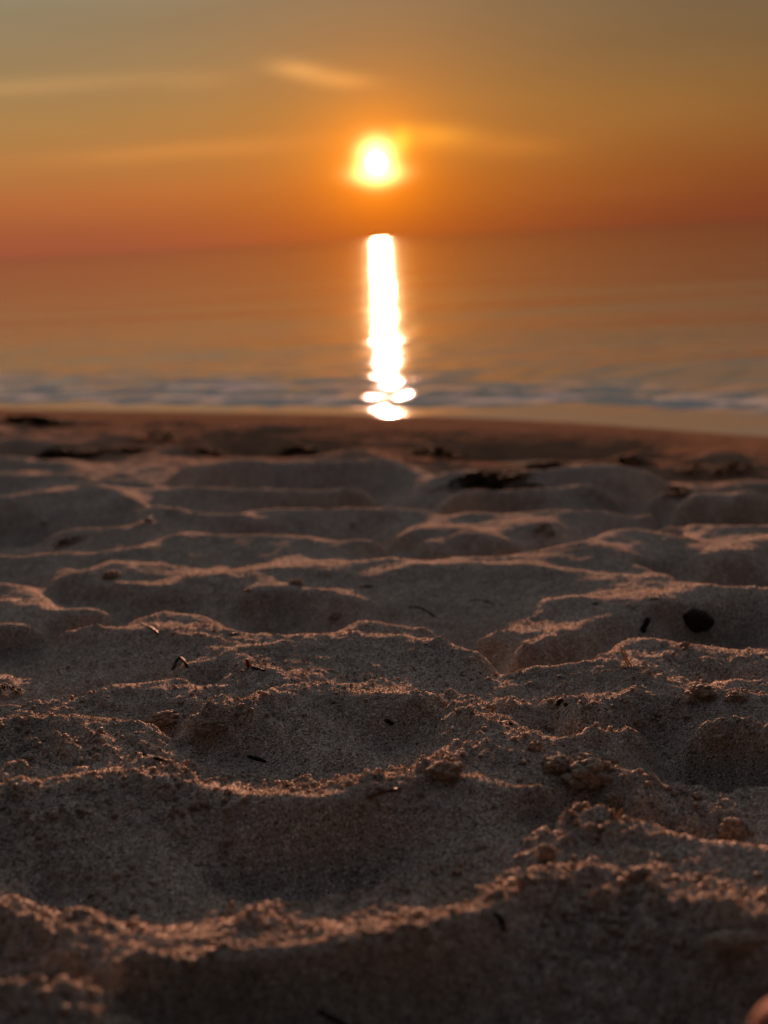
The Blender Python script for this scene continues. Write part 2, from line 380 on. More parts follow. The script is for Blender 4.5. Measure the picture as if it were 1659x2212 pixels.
for k, (z0, pts) in enumerate(CREST + TROUGH):
    pts = np.array(pts, float); w = []; cr = k < len(CREST)
    for (a, b) in zip(pts[:-1], pts[1:]):
        m_ = max(2, int(np.hypot(*(b - a)) / 9))
        for f in np.arange(m_) / m_:
            uv = a * (1 - f) + b * f; jn = float(gnoise(uv[0] * .021, uv[1] * .021 + k * 3.1, 70)); j2 = float(gnoise(uv[0] * .06, uv[1] * .06 + k * 3.1, 71))
            zc = z0 * gain(uv[1]) * (1 + .07 * jn) * (.82 if cr else 1.3)
            w.append((ground(uv[0], uv[1] + (3.0 * j2 if cr else 0), zc), zc))
    zc = z0 * gain(pts[-1][1]) * (.82 if cr else 1.3); w.append((ground(pts[-1][0], pts[-1][1], zc), zc))
    for (a, za), (b, zb) in zip(w[:-1], w[1:]):
        for f in np.linspace(0, 1, 9):
            q = a * (1 - f) + b * f; zc = za * (1 - f) + zb * f
            i = int(round((q[0] / q[1] - T0) / DG)); j = int(round(math.log(max(q[1], .01) / Y0) / DG))
            if 0 <= i < NTc and 0 <= j < NY: acc_z[j, i] += zc; acc_w[j, i] += 1
fixed = acc_w > 0
target = np.where(fixed, acc_z / np.maximum(acc_w, 1), 0)
# undulation where nothing is traced: trodden sand everywhere
rest = .040 * np.abs(fbm(GXX * 4.6, GYY * 4.6, 2, .5, 3)) * -1 + .010 + .010 * fbm(GXX * 2.1, GYY * 2.1, 2, .5, 5)
far_gain = smooth(3.8, 4.7, seaward(GXX, GYY))
rest = rest * (1 - .85 * far_gain)
def blur(a, s):
    k = np.exp(-.5 * (np.arange(-int(3 * s) - 1, int(3 * s) + 2) / s) ** 2); k /= k.sum(); h = len(k) // 2
    b = np.pad(a, ((h, h), (0, 0)), mode='edge'); b = sum(k[i] * b[i:i + a.shape[0]] for i in range(len(k)))
    c = np.pad(b, ((0, 0), (h, h)), mode='edge'); return sum(k[i] * c[:, i:i + a.shape[1]] for i in range(len(k)))
H = np.where(fixed, target, rest)
LAM = 0.004
par = (np.add.outer(np.arange(NY), np.arange(NTc)) % 2).astype(bool)
for it in range(700):
    for pm in (par, ~par):
        pd = np.pad(H, 1, mode='edge')
        avg = (pd[:-2, 1:-1] + pd[2:, 1:-1] + pd[1:-1, :-2] + pd[1:-1, 2:]) / 4
        new = (avg + LAM * rest) / (1 + LAM)
        H = np.where(pm & ~fixed, H + 1.75 * (new - H), H)
Hs = blur(H, 1.25)
Hb = blur(H, 2.4)
low = smooth(0.0, -.012, Hs)                      # hollows rounder than crests
H = Hs * (1 - low) + Hb * low

def bil(A, t, ly):
    fi = np.clip((t - T0) / DG, 0, NTc - 1.001); fj = np.clip((ly - math.log(Y0)) / DG, 0, NY - 1.001)
    i = fi.astype(int); j = fj.astype(int); a = fi - i; b = fj - j
    return (A[j, i] * (1 - a) + A[j, i + 1] * a) * (1 - b) + (A[j + 1, i] * (1 - a) + A[j + 1, i + 1] * a) * b

def relief(x, y):
    x = np.asarray(x, float); y = np.asarray(y, float)
    yy = np.maximum(y, .05); t = x / yy
    inside = smooth(.52, .46, np.abs(t)) * smooth(.28, .32, y) * smooth(7.4, 6.4, y)
    hin = bil(H, np.clip(t, T0, T1), np.log(np.clip(yy, Y0, Y1)))
    q = seaward(x, y)
    r = (-.040 * np.abs(fbm(x * 4.6, y * 4.6, 2, .5, 3)) + .010 + .010 * fbm(x * 2.1, y * 2.1, 2, .5, 5)) * (1 - .85 * smooth(3.8, 4.7, q))
    h = hin * inside + r * (1 - inside)
    near = smooth(1.65, .85, y) 
    dry = smooth(4.75, 4.2, q)
    # loose texture: broken damp crust near the lens, fine wind-blown sand farther on
    br = np.clip(fbm(x * 14, y * 14, 2, .5, 12) * 2.2 + .40, 0, 1)
    lump = np.maximum(gnoise(x * 120, y * 120, 20), 0) ** 1.2 * .0062 + np.maximum(gnoise(x * 58, y * 58, 21) - .05, 0) ** 1.1 * .0090
    crest = smooth(-.010, .014, h)
    wx_ = x + .004 * gnoise(x * 90, y * 90, 80); wy_ = y + .004 * gnoise(x * 90, y * 90, 81)
    patch = np.clip(fbm(x * 9, y * 9, 2, .5, 82) * 2.4 + .30 + .25 * crest, 0, 1)
    cl = .0085 * knobs(wx_ * 62, wy_ * 62, 1) + .0055 * knobs(wx_ * 125, wy_ * 125, 2)
    h = h + dry * near * patch * cl
    h = h + dry * (lump * br * (.12 + 1.25 * near) * (.55 + .45 * crest))
    h = h + dry * (.0026 * fbm(x * 26, y * 26, 3, .5, 30) + .0008 * fbm(x * 240, y * 240, 2, .6, 34) * (.5 + near))
    h = h + dry * .0075 * fbm(x * 8.5, y * 8.5, 2, .5, 90) * (1 - .5 * smooth(2.2, 3.2, q))
    # tossed-up dry lumps towards the wrack line
    farz = smooth(2.2, 3.0, q) * smooth(4.5, 3.8, q)
    h = h + farz * (.050 * np.maximum(fbm(x * 2.8, y * 2.8, 2, .5, 60), 0) + .006 * fbm(x * 12, y * 12, 2, .5, 62))
    return h
def sand_z(x, y): return base(np.asarray(x, float), np.asarray(y, float)) + relief(x, y)

ty = np.concatenate([np.array([-60., -25, -10, -5, -3, -2, -1.2, -.8, -.5, -.3, -.15, 0, .1, .18, .24]),
                     .30 * np.exp(np.arange(0, math.log(6.4 / .30), .0034)),
                     6.4 * np.exp(np.arange(.01, math.log(90 / 6.4), .03))])
tt = np.arange(-.43, .4301, .00175)
ext = .43 + .004 * np.cumsum(1.09 ** np.arange(55))
tt = np.concatenate([-ext[::-1], tt, ext])
yy = ty[:, None] * np.ones((1, len(tt)))
wsc = np.where(ty > .30, ty, .30 + (.30 - np.minimum(ty, .3)) * .35)[:, None]   # rows widen in front and behind
xx = tt[None, :] * wsc
zz = sand_z(xx, yy)
sand = grid_mesh('sand_beach', np.stack([xx, yy, zz], 2), M_SAND)
tone_v = 1.0 + .30 * fbm(xx * 9, yy * 9, 2, .5, 50) + .28 * fbm(xx * 70, yy * 70, 2, .6, 52)
wet_v = smooth(WATER_Z + .170, WATER_Z + .040, zz + .016 * fbm(xx * 2.2, yy * 2.2, 2, .5, 54))
for nm_, ar in (('tone', tone_v), ('wet', wet_v)):
    at_ = sand.data.attributes.new(nm_, 'FLOAT', 'POINT'); at_.data.foreach_set('value', np.clip(ar, 0, 2).reshape(-1).astype(np.float32))
tag(sand, 'trodden grey brown dry sand with hollows and sunlit crests', 'sand', kind='structure')

# ------------------------------------------------------------------ the sea
def water_material():
    m, n, out = new_mat('sea_water')
    geo = n.new('ShaderNodeNewGeometry'); pos = geo.outputs['Position']
    mp = n.new('ShaderNodeMapping'); n.l.new(pos, mp.inputs[0]); mp.inputs['Rotation'].default_value[2] = R(12); mp.inputs['Scale'].default_value = (.55, 1, 1)
    a = n.noise(mp.outputs[0], 5.0, 4, .55, .3).outputs[0]
    b = n.noise(mp.outputs[0], 1.1, 3, .5).outputs[0]
    b2 = n.noise(mp.outputs[0], .12, 3, .5).outputs[0]
    h = n.math('ADD', n.math('MULTIPLY', a, .010), n.math('ADD', n.math('MULTIPLY', b, .035), n.math('MULTIPLY', b2, .16)))
    bm = n.new('ShaderNodeBump'); bm.inputs['Strength'].default_value = .75; bm.inputs['Distance'].default_value = 1.0; n.put(bm.inputs['Height'], h)
    foam = n.new('ShaderNodeAttribute', attribute_name='foam').outputs['Fac']
    fr = n.new('ShaderNodeFresnel'); fr.inputs[0].default_value = 1.48; n.l.new(bm.outputs[0], fr.inputs['Normal'])
    df = n.new('ShaderNodeBsdfDiffuse'); n.put(df.inputs[0], n.mix(foam, (.64, .50, .37, 1), (.72, .68, .64, 1)))     # silty shallows, foam
    sh = []
    for ro, di in ((.030, 'BECKMANN'), (.12, 'GGX')):
        gl = n.new('ShaderNodeBsdfAnisotropic', distribution=di); gl.inputs['Roughness'].default_value = ro
        n.l.new(bm.outputs[0], gl.inputs['Normal']); sh.append(gl)
    g2 = n.new('ShaderNodeMixShader'); g2.inputs[0].default_value = .035
    n.l.new(sh[0].outputs[0], g2.inputs[1]); n.l.new(sh[1].outputs[0], g2.inputs[2])
    mx = n.new('ShaderNodeMixShader'); n.put(mx.inputs[0], n.math('MULTIPLY', fr.outputs[0], n.math('MULTIPLY_ADD', foam, -1.0, 1.0)))
    n.l.new(df.outputs[0], mx.inputs[1]); n.l.new(g2.outputs[0], mx.inputs[2]); n.l.new(mx.outputs[0], out.inputs[0]); return m
M_WATER = water_material()
wy = np.concatenate([1.2 * np.exp(np.arange(0, math.log(16 / 1.2), .0075)), 16 * np.exp(np.arange(.02, math.log(14000 / 16), .045))])
wt = np.arange(-.45, .4501, .0045); we = .45 + .01 * np.cumsum(1.12 ** np.arange(36)); wt = np.concatenate([-we[::-1], wt, we])
wx = wt[None, :] * wy[:, None]; wyy = wy[:, None] * np.ones((1, len(wt)))
sq = seaward(wx, wyy) - SHORE_Q                  # metres out from the waterline
film = smooth(.15, .9, wx) * .38                                   # a thin still film on the right
swash = smooth(.10, .34, sq - film) * (.62 - .30 * smooth(.8, 2.0, sq) - .24 * smooth(3, 8, sq))
ph = 2 * np.pi * (sq / .42 + .35 * gnoise(wx * .9, wyy * .9, 40))
ripple = (1 - smooth(1.0, 2.2, sq)) * .012 * (np.abs(np.sin(ph / 2)) * -2 + 1) * (.5 + .9 * np.abs(fbm(wx * 1.6, wyy * 2.5, 2, .5, 41)))
chop = .021 * fbm(wx * 4, wyy * 5.5, 3, .55, 43)
swell = .004 * np.sin(2 * np.pi * (wyy * .97 + .2 * wx) / 2.7 + 2 * gnoise(wx * .3, wyy * .3, 44)) * smooth(.5, 2.0, sq) * (1 - smooth(14, 22, wyy))
wz = WATER_Z + swash * (ripple + chop) + swell
sea = grid_mesh('sea', np.stack([wx, wyy, wz], 2), M_WATER)
fo = smooth(.16, .34, sq - film) * (1 - smooth(.85, 1.75, sq + .7 * gnoise(wx * 1.3, wyy * 1.3, 47))) * np.clip(.92 + 1.9 * fbm(wx * 2.2, wyy * 4.5, 3, .55, 46), 0, 1)
at_ = sea.data.attributes.new('foam', 'FLOAT', 'POINT'); at_.data.foreach_set('value', fo.reshape(-1).astype(np.float32))
tag(sea, 'calm sea with ripples reflecting the orange sunset', 'sea', kind='structure')

# ------------------------------------------------------------------ the sun itself
def make_sun():
    m, n, out = new_mat('sun_fire')
    e = n.new('ShaderNodeEmission'); e.inputs[0].default_value = (1, .80, .45, 1); e.inputs[1].default_value = 40
    tr = n.new('ShaderNodeBsdfTransparent'); ad_ = n.new('ShaderNodeAddShader')     # a glowing ball of gas: light passes it
    n.l.new(e.outputs[0], ad_.inputs[0]); n.l.new(tr.outputs[0], ad_.inputs[1]); n.l.new(ad_.outputs[0], out.inputs[0])
    D = 16000.0; bm = bmesh.new(); bmesh.ops.create_icosphere(bm, subdivisions=4, radius=D * math.tan(R(.30)))
    me = bpy.data.meshes.new('sun'); bm.to_mesh(me); bm.free(); me.materials.append(m)
    o = bpy.data.objects.new('sun', me); COL.objects.link(o); o.location = SUN * D
    tag(o, 'white hot sun hanging low over the sea horizon', 'sun')
make_sun()

# ------------------------------------------------------------------ things on the sand
from mathutils import noise as mn
def hit(u, v, lift=0.0):
    d = ray(u, v); k = np.geomspace(.25, 9, 5000); P = CAM + d * k[:, None]
    z = sand_z(P[:, 0], P[:, 1]) + lift
    i = int(np.argmax(P[:, 2] < z)); i = max(i, 1)
    return Vector(P[i]), float(k[i])
def px(s, n): return s * n / FPX                       # n picture units at distance s, in metres

def blob(name, r, mat, seed=0, sub=3, rough=.28, lumps=2.2, squash=(1, 1, .8), parent=None):
    bm = bmesh.new(); bmesh.ops.create_icosphere(bm, subdivisions=sub, radius=1.0)
    off = Vector((seed * 3.7, seed * 1.9, seed * 5.3))
    for q in bm.verts:
        n = q.co.normalized()
        dd = mn.voronoi(n * lumps + off)[0][0]
        h = 1 + rough * (.55 - dd * 1.5) + .5 * rough * mn.fractal(n * 2.4 + off, 1, 2, 3) + .22 * rough * mn.noise(n * 11 + off)
        q.co = Vector((n.x * h * r * squash[0], n.y * h * r * squash[1], n.z * h * r * squash[2]))
    me = bpy.data.meshes.new(name); bm.to_mesh(me); bm.free(); me.materials.append(mat)
    me.polygons.foreach_set('use_smooth', [True] * len(me.polygons))
    o = bpy.data.objects.new(name, me); COL.objects.link(o)
    if parent: o.parent = parent
    return o

def spline(P, n):
    """Catmull-Rom through P"""
    P = [Vector(q) for q in P]; P = [P[0] * 2 - P[1]] + P + [P[-1] * 2 - P[-2]]; out = []
    for i in range(1, len(P) - 2):
        for k in range(n):
            t = k / n; a, b, c, d = P[i - 1:i + 3]
            out.append(.5 * ((2 * b) + (c - a) * t + (2 * a - 5 * b + 4 * c - d) * t * t + (3 * b - a - 3 * c + d) * t ** 3))
    out.append(P[-2]); return out

def tube(name, P, rad, mat, sides=7, flat=1.0, seed=1, jag=.18, ends=(.6, .35), n=6, parent=None):
    """a stalk along P; flat < 1 makes a ribbon"""
    C = spline(P, n); V = []; F = []; rr = random.Random(seed)
    up = Vector((0, 0, 1)); m = len(C)
    for i, c in enumerate(C):
        t = (C[min(i + 1, m - 1)] - C[max(i - 1, 0)]).normalized()
        a = t.cross(up)
        a = a.normalized() if a.length > 1e-4 else Vector((1, 0, 0)); b = a.cross(t)
        f = i / (m - 1); w = ends[0] * (1 - f) + ends[1] * f; w = w + (1 - w) * math.sin(math.pi * f) ** .6
        w *= rad * (1 + jag * rr.uniform(-1, 1))
        for k in range(sides):
            an = 2 * math.pi * k / sides
            V.append(c + a * math.cos(an) * w + b * math.sin(an) * w * flat)
    for i in range(m - 1):
        for k in range(sides):
            F.append((i * sides + k, i * sides + (k + 1) % sides, (i + 1) * sides + (k + 1) % sides, (i + 1) * sides + k))
    V.append(C[0]); V.append(C[-1]); e0, e1 = len(V) - 2, len(V) - 1
    for k in range(sides):
        F.append((e0, (k + 1) % sides, k)); F.append((e1, (m - 1) * sides + k, (m - 1) * sides + (k + 1) % sides))
    return mesh_obj(name, V, F, mat, parent)

M_DARK = plain('dry_seaweed', (.022, .015, .011), .75, .2, .06)
M_BLACK = plain('charred_stick', (.020, .015, .012), .75, .15)
M_RED = plain('red_seaweed', (.16, .035, .018), .5, .5, .35)
M_STRAW = plain('straw', (.34, .22, .11), .6, .4, .40)
M_WEED = plain('wrack', (.026, .017, .010), .9, .05, .12, .5, 60)
M_GREEN = plain('green_weed', (.10, .100, .018), .7, .2, .45, .4, 60)
M_PALE = plain('pale_stone', (.42, .36, .28), .6, .4)
M_SHELL = plain('shell', (.034, .014, .010), .7, .15, .05, .6, 400, .0012)

def cluster(name, r, mat, seed, n, sq):
    """a clod: many small knobs grown together round a core"""
    rr = random.Random(seed); bm = bmesh.new(); off = Vector((seed * 3.1, seed, -seed * 2.2))
    for k in range(n):
        if k == 0: c = Vector((0, 0, 0)); q = .72
        else:
            th = rr.uniform(0, 2 * math.pi); zc = rr.uniform(-.35, 1.0); ra = math.sqrt(max(0, 1 - zc * zc)) * rr.uniform(.6, 1.0)
            c = Vector((math.cos(th) * ra * .80, math.sin(th) * ra * .80, zc * .80)); q = rr.uniform(.10, .30)
        d = bmesh.ops.create_icosphere(bm, subdivisions=2 if k == 0 else 1, radius=q)
        for v in d['verts']:
            nn = v.co.normalized(); v.co = v.co * (1 + .30 * mn.noise(nn * 2.6 + off + Vector((k, 0, 0))) + .16 * mn.noise(nn * 7 + off)) + c
    for v in bm.verts: v.co = Vector((v.co.x * sq[0], v.co.y * sq[1], v.co.z * sq[2])) * r
    me = bpy.data.meshes.new(name); bm.to_mesh(me); bm.free(); me.materials.append(mat)
    me.polygons.foreach_set('use_smooth', [True] * len(me.polygons))
    o = bpy.data.objects.new(name, me); COL.objects.link(o); return o

# --- clods of damp sand, each where it lies
CLODS = [
 (1278, 1688, 46, (1.35, .8, .75), 'largest crumbly dark sand clod cluster below the right crest', 5),
 (1205, 1662, 30, (1.3, .8, .7), 'dark sand clod just left of the largest crumbly clod', 6),
 (1330, 1735, 24, (1, .9, .8), 'dark sand clod lying right below the largest crumbly clod', 8),
 (1578, 1803, 32, (1.1, .9, .85), 'sunlit knobbly sand clod on the crest at right edge', 9),
 (1075, 1944, 26, (1.1, .8, .7), 'mushroom shaped orange sand clod on the front crest, left of its top', 10),
 (1131, 1917, 24, (.8, .8, .95), 'upright sand clod on the front crest just below its top', 11),
 (962, 1674, 34, (1.25, .8, .6), 'flat sand clod capping the middle crest right of the red leaf', 12),
 (1060, 1534, 15, (1, .9, .9), 'single round brown clod in the centre right hollow', 13),
 (1157, 1618, 17, (1, .9, .9), 'small dark clod standing above the dark clod cluster', 14),
 (362, 1560, 30, (1.5, .8, .55), 'long sand clod on the left mound crest', 15),
 (450, 1578, 32, (1.3, .8, .6), 'broad sand clod below the left mound crest', 16),
 (1515, 1500, 24, (1.3, .9, .6), 'sand clod on the rough crest near right edge', 17),
 (1590, 1512, 22, (1.2, .9, .6), 'rightmost sand clod on the rough crest', 18),
 (725, 1333, 13, (1.2, .9, .7), 'tiny pale sand crumb on the lit flat left of the big hollow', 19),
 (1180, 1848, 24, (1, .9, .8), 'pale round clod on the slope above the front crest', 20),
 (1555, 1600, 20, (1, .9, .8), 'clod alone on the dark slope near right edge', 21),
 (1380, 1893, 24, (1.3, .8, .6), 'sand clod on the right shoulder of the front crest', 22),
 (240, 1247, 16, (1.5, .8, .6), 'small crumb of sand on the far left crest', 23),
 (640, 1262, 14, (1.3, .8, .6), 'small crumb of sand on the far middle crest', 24),
 (1480, 1335 + 60, 11, (1.3, .8, .6), 'small crumb of sand under the dark shell', 25),
]
for k, (u, v, r, sq, lab, sd) in enumerate(CLODS):
    q, s_ = hit(u, v); rr_ = px(s_, r)
    o = cluster('sand_clod', rr_ * 1.1, M_CLUMP, sd, 70 if r > 22 else 34, sq)
    o.location = q + Vector((0, 0, rr_ * .22)); o.rotation_euler = (0, 0, random.uniform(0, .6))
    tag(o, lab, 'sand clod', 'clods of damp sand')
# the log-like crust piece at the lower right
q, s_ = hit(1590, 2032); o = blob('sand_crust', px(s_, 46), M_CLUMP, 31, 4, .2, 2.0, (1.5, .5, .42)); o.location = q; o.rotation_euler = (0, .05, .1)
tag(o, 'long broken crust of damp sand on the dark slope at lower right', 'sand crust')

# --- twigs, strands, straws
def lying(name, pts, r, mat, lab, cat, flat=1.0, lifts=None, group=None, ends=(.6, .35), seed=1):
    P = []
    for i, (u, v) in enumerate(pts):
        q, s_ = hit(u, v); P.append(q + Vector((0, 0, px(s_, r) * .15 + (lifts[i] if lifts else 0))))
    o = tube(name, P, px(s_, r) * .85, mat, flat=flat, seed=len(COL.objects), ends=ends, jag=.30)
    return tag(o, lab, cat, group)
def standing(name, foot, pts, r, mat, lab, cat, flat=1.0, seed=1, ends=(1, 1), n=3):
    """stands upright: points above the foot are taken at the foot's distance"""
    q, s_ = hit(*foot); dirv = ray(*foot); dist = (q - Vector(CAM)).dot(Vector(_f)); P = []
    for (u, v) in pts:
        d = ray(u, v); P.append(Vector(CAM + d * dist / float(d @ _f)))
    o = tube(name, P, px(s_, r), mat, flat=flat, seed=seed, ends=ends, n=n); return tag(o, lab, cat)
standing('twig', (1389, 1362), [(1387, 1366), (1391, 1356), (1396, 1345), (1401, 1334)], 6.5, M_BLACK, 'short black twig standing upright on the crest left of the shell', 'twig')
lying('twig', [(779, 1268), (790, 1268), (804, 1269)], 4, M_DARK, 'short brown twig lying flat above the big centre hollow', 'twig', ends=(1, .9))
lying('seaweed_strand', [(882, 1313), (897, 1312), (912, 1316), (925, 1323), (945, 1336)], 3, M_DARK, 'thin bent dark strand inside the big centre hollow', 'seaweed')
lying('seaweed_strand', [(374, 1446), (381, 1436), (390, 1432), (399, 1436), (405, 1444)], 4, M_BLACK, 'black arched strand on the crest of the left mound', 'seaweed', lifts=[0, .003, .005, .003, 0], ends=(1, 1))
lying('seaweed_strand', [(305, 1346), (318, 1354), (331, 1360), (341, 1370), (336, 1378)], 3.4, M_RED, 'reddish curled strand hanging over the left crest', 'seaweed', ends=(.5, .8))
lying('seaweed_strand', [(-25, 2122), (20, 2117), (60, 2113), (108, 2118)], 8, M_BLACK, 'thick black strand lying at the lower left edge', 'seaweed', ends=(1, .8))
lying('seaweed_strand', [(1066, 1970), (1078, 1982), (1086, 1997), (1088, 2012)], 7, M_BLACK, 'curved black strand hanging under the mushroom shaped clod', 'seaweed', ends=(.4, 1))
lying('seaweed_leaf', [(792, 1724), (812, 1716), (836, 1708), (866, 1704)], 7, M_RED, 'red brown leaf on the middle crest', 'leaf', flat=.35)
lying('twig', [(292, 1628), (312, 1633), (335, 1638), (362, 1645)], 5, M_BLACK, 'dark stick half buried in the left mound slope', 'twig', ends=(.8, .3))
lying('twig', [(535, 1634), (555, 1640), (576, 1646)], 5, M_BLACK, 'small dark stick in the middle of the mound slope', 'twig')
lying('seaweed_strand', [(688, 2184), (705, 2194), (735, 2210), (760, 2228)], 6, M_BLACK, 'black strand at the bottom edge of the front slope', 'seaweed')
lying('seaweed_bit', [(1203, 1525), (1212, 1520), (1226, 1527)], 6, M_BLACK, 'small black curled bit on the floor of the centre right hollow', 'seaweed', lifts=[0, .003, 0], ends=(1, 1))
lying('seaweed_bit', [(1082, 1563), (1095, 1560), (1107, 1565)], 6, M_BLACK, 'flat black bit below the round brown clod', 'seaweed', flat=.5, ends=(1, 1))
lying('seaweed_bit', [(832, 1556), (840, 1560), (850, 1566)], 6, M_BLACK, 'black bit on the right face of the left mound', 'seaweed', ends=(1, .6))
lying('seaweed_bit', [(527, 1277), (534, 1276), (541, 1277)], 4, M_RED, 'tiny glowing orange bit on the far middle crest', 'seaweed', ends=(1, 1))
lying('seaweed_bit', [(497, 1373), (505, 1371), (513, 1370)], 4.5, M_BLACK, 'tiny dark bit in the small scooped hollow', 'seaweed', ends=(1, .7))
standing('seaweed_bit', (536, 1440), [(536, 1442), (535, 1433), (532, 1424)], 4.5, M_RED, 'small red upright bit right of the left mound top', 'seaweed', ends=(1, .6))
lying('seaweed_bit', [(545, 1441), (560, 1446), (572, 1449)], 4, M_BLACK, 'dark bit at the foot of the red upright bit', 'seaweed')
standing('straw', (1352, 1442), [(1360, 1444), (1352, 1428), (1345, 1410), (1339, 1394)], 1.9, M_STRAW, 'longer pale straw leaning over the lit right crest', 'straw', ends=(1, .4))
standing('straw', (1362, 1441), [(1366, 1443), (1360, 1432), (1352, 1420), (1347, 1402)], 1.6, M_STRAW, 'shorter pale straw just right of the longer straw', 'straw', ends=(1, .4))
standing('straw', (1330, 1768), [(1325, 1772), (1332, 1763), (1340, 1752), (1345, 1746)], 3.0, M_STRAW, 'short straw sticking up from the middle crest at right', 'straw', ends=(1, .5))
standing('straw', (893, 1448), [(899, 1452), (893, 1443), (885, 1434)], 1.8, M_STRAW, 'fine pale straw on the slope right of the left mound', 'straw', ends=(1, .4))
lying('seaweed_bit', [(1405, 1297), (1413, 1294), (1422, 1295)], 3.5, M_BLACK, 'dark speck on the crest above the upright twig', 'seaweed', ends=(1, .8))
lying('seaweed_bit', [(1280, 1306), (1286, 1305), (1292, 1306)], 4, M_BLACK, 'small black bit right of the big centre hollow', 'seaweed', ends=(1, .8))
lying('seaweed_strand', [(1010, 1300), (1030, 1296), (1052, 1300), (1068, 1308)], 2.2, M_DARK, 'faint dark strand on the back wall of the big centre hollow', 'seaweed')
for u, v, r, lab in [(96, 1131, 9, 'pale pebble at the far left below the mound'), (321, 1127, 10, 'amber pebble on the far left crest'),
                     (1074, 1390, 5, 'tiny pale pebble on the middle crest'), (574, 1300, 4, 'tiny white pebble on the lit flat')]:
    q, s_ = hit(u, v); o = blob('pebble', px(s_, r), M_PALE, int(u) % 17, 2, .12, 1.3, (1.1, .9, .8)); o.location = q + Vector((0, 0, px(s_, r) * .4)); tag(o, lab, 'pebble')

def seaweed_tuft(u, v, w, h, n, mat, lab, name='seaweed_clump', seed=1, mat2=None):
    """a heap of wrack: flat ribbons curling over one another, with a root and float bladders"""
    rr = random.Random(seed); q, s_ = hit(u, v); W2 = px(s_, w) / 2; HH = px(s_, h)
    root = bpy.data.objects.new(name, None); COL.objects.link(root); root.location = q; root.empty_display_size = .02
    tag(root, lab, 'seaweed', 'wrack washed up on the beach')
    for k in range(n):
        a = rr.uniform(0, 2 * math.pi); r0 = rr.random() ** .6 * W2; x, y = math.cos(a) * r0, math.sin(a) * r0 * .45
        L = W2 * rr.uniform(.7, 1.5); b = rr.uniform(0, 2 * math.pi); hh = HH * (1 - .75 * (r0 / W2) ** 2) * rr.uniform(.5, 1)
        P = []
        for i in range(5):
            f = i / 4; xx_ = x + math.cos(b + f * rr.uniform(-1, 1)) * L * (f - .4); yy_ = y + math.sin(b + f) * L * .5 * (f - .4)
            zz_ = float(sand_z(q.x + xx_, q.y + yy_)) - q.z + hh * math.sin(math.pi * (.15 + .75 * f)) + .001
            P.append((xx_, yy_, zz_))
        tube('frond', P, W2 * rr.uniform(.05, .11), mat2 if (mat2 and rr.random() < .5) else mat, 6, .22, k, .06, (.5, .25), 5, root)
    for k in range(max(2, n // 6)):
        bb = blob('bladder', W2 * rr.uniform(.03, .06), mat, k, 2, .05, 1.2, (1.3, 1, 1), root)
        x, y = rr.uniform(-.6, .6) * W2, rr.uniform(-.3, .3) * W2; bb.location = (x, y, float(sand_z(q.x + x, q.y + y)) - q.z + HH * rr.uniform(.3, .8))
    return root
seaweed_tuft(940, 994, 125, 34, 34, M_WEED, 'large dark heap of seaweed near the sun glitter', seed=3)
seaweed_tuft(1345, 1002, 120, 18, 26, M_WEED, 'long dark heap of seaweed right of the centre', seed=4)
seaweed_tuft(1185, 1012, 190, 14, 34, M_WEED, 'widest low dark bank of seaweed', seed=5)
seaweed_tuft(1492, 1024, 62, 24, 18, M_GREEN, 'yellow green backlit seaweed tuft on the right', seed=6, mat2=M_WEED)
seaweed_tuft(1455, 1066, 70, 20, 20, M_WEED, 'dark seaweed lump in front of the yellow green tuft', seed=7)
seaweed_tuft(345, 952, 80, 24, 22, M_GREEN, 'green seaweed tuft on the left near the water', seed=8, mat2=M_WEED)
seaweed_tuft(85, 914, 190, 14, 30, M_WEED, 'thin dark seaweed line at the left water edge', seed=9)
seaweed_tuft(300, 978, 120, 12, 20, M_WEED, 'low brown seaweed patch in front of the green tuft', seed=10)
seaweed_tuft(480, 988, 110, 14, 20, M_WEED, 'low dark seaweed patch left of the sun glitter', seed=11)
seaweed_tuft(1590, 1020, 90, 24, 20, M_WEED, 'dark seaweed heap at the far right edge', seed=12)
seaweed_tuft(1180, 1150, 50, 20, 14, M_WEED, 'single dark seaweed lump among the far right ridges', seed=13)
seaweed_tuft(757, 1142, 24, 16, 9, M_WEED, 'small dark tuft behind the far middle crest', seed=14)
seaweed_tuft(140, 1178, 66, 14, 14, M_DARK, 'broken dark seaweed pieces on the far left crest', seed=15)
seaweed_tuft(12, 1500, 62, 26, 16, M_DARK, 'dark seaweed knot at the left edge of the big slope', seed=16)
seaweed_tuft(372, 1111, 26, 14, 9, M_WEED, 'small dark tuft right beside the amber pebble', seed=17)

seaweed_tuft(1060, 1040, 170, 20, 30, M_WEED, 'low dark seaweed bank below the heap near the sun glitter', seed=21)
seaweed_tuft(640, 975, 110, 12, 20, M_WEED, 'thin brown seaweed patch just left of the glitter path', seed=24)
seaweed_tuft(150, 985, 150, 14, 24, M_WEED, 'brown seaweed drift on the far left below the water edge', seed=25)

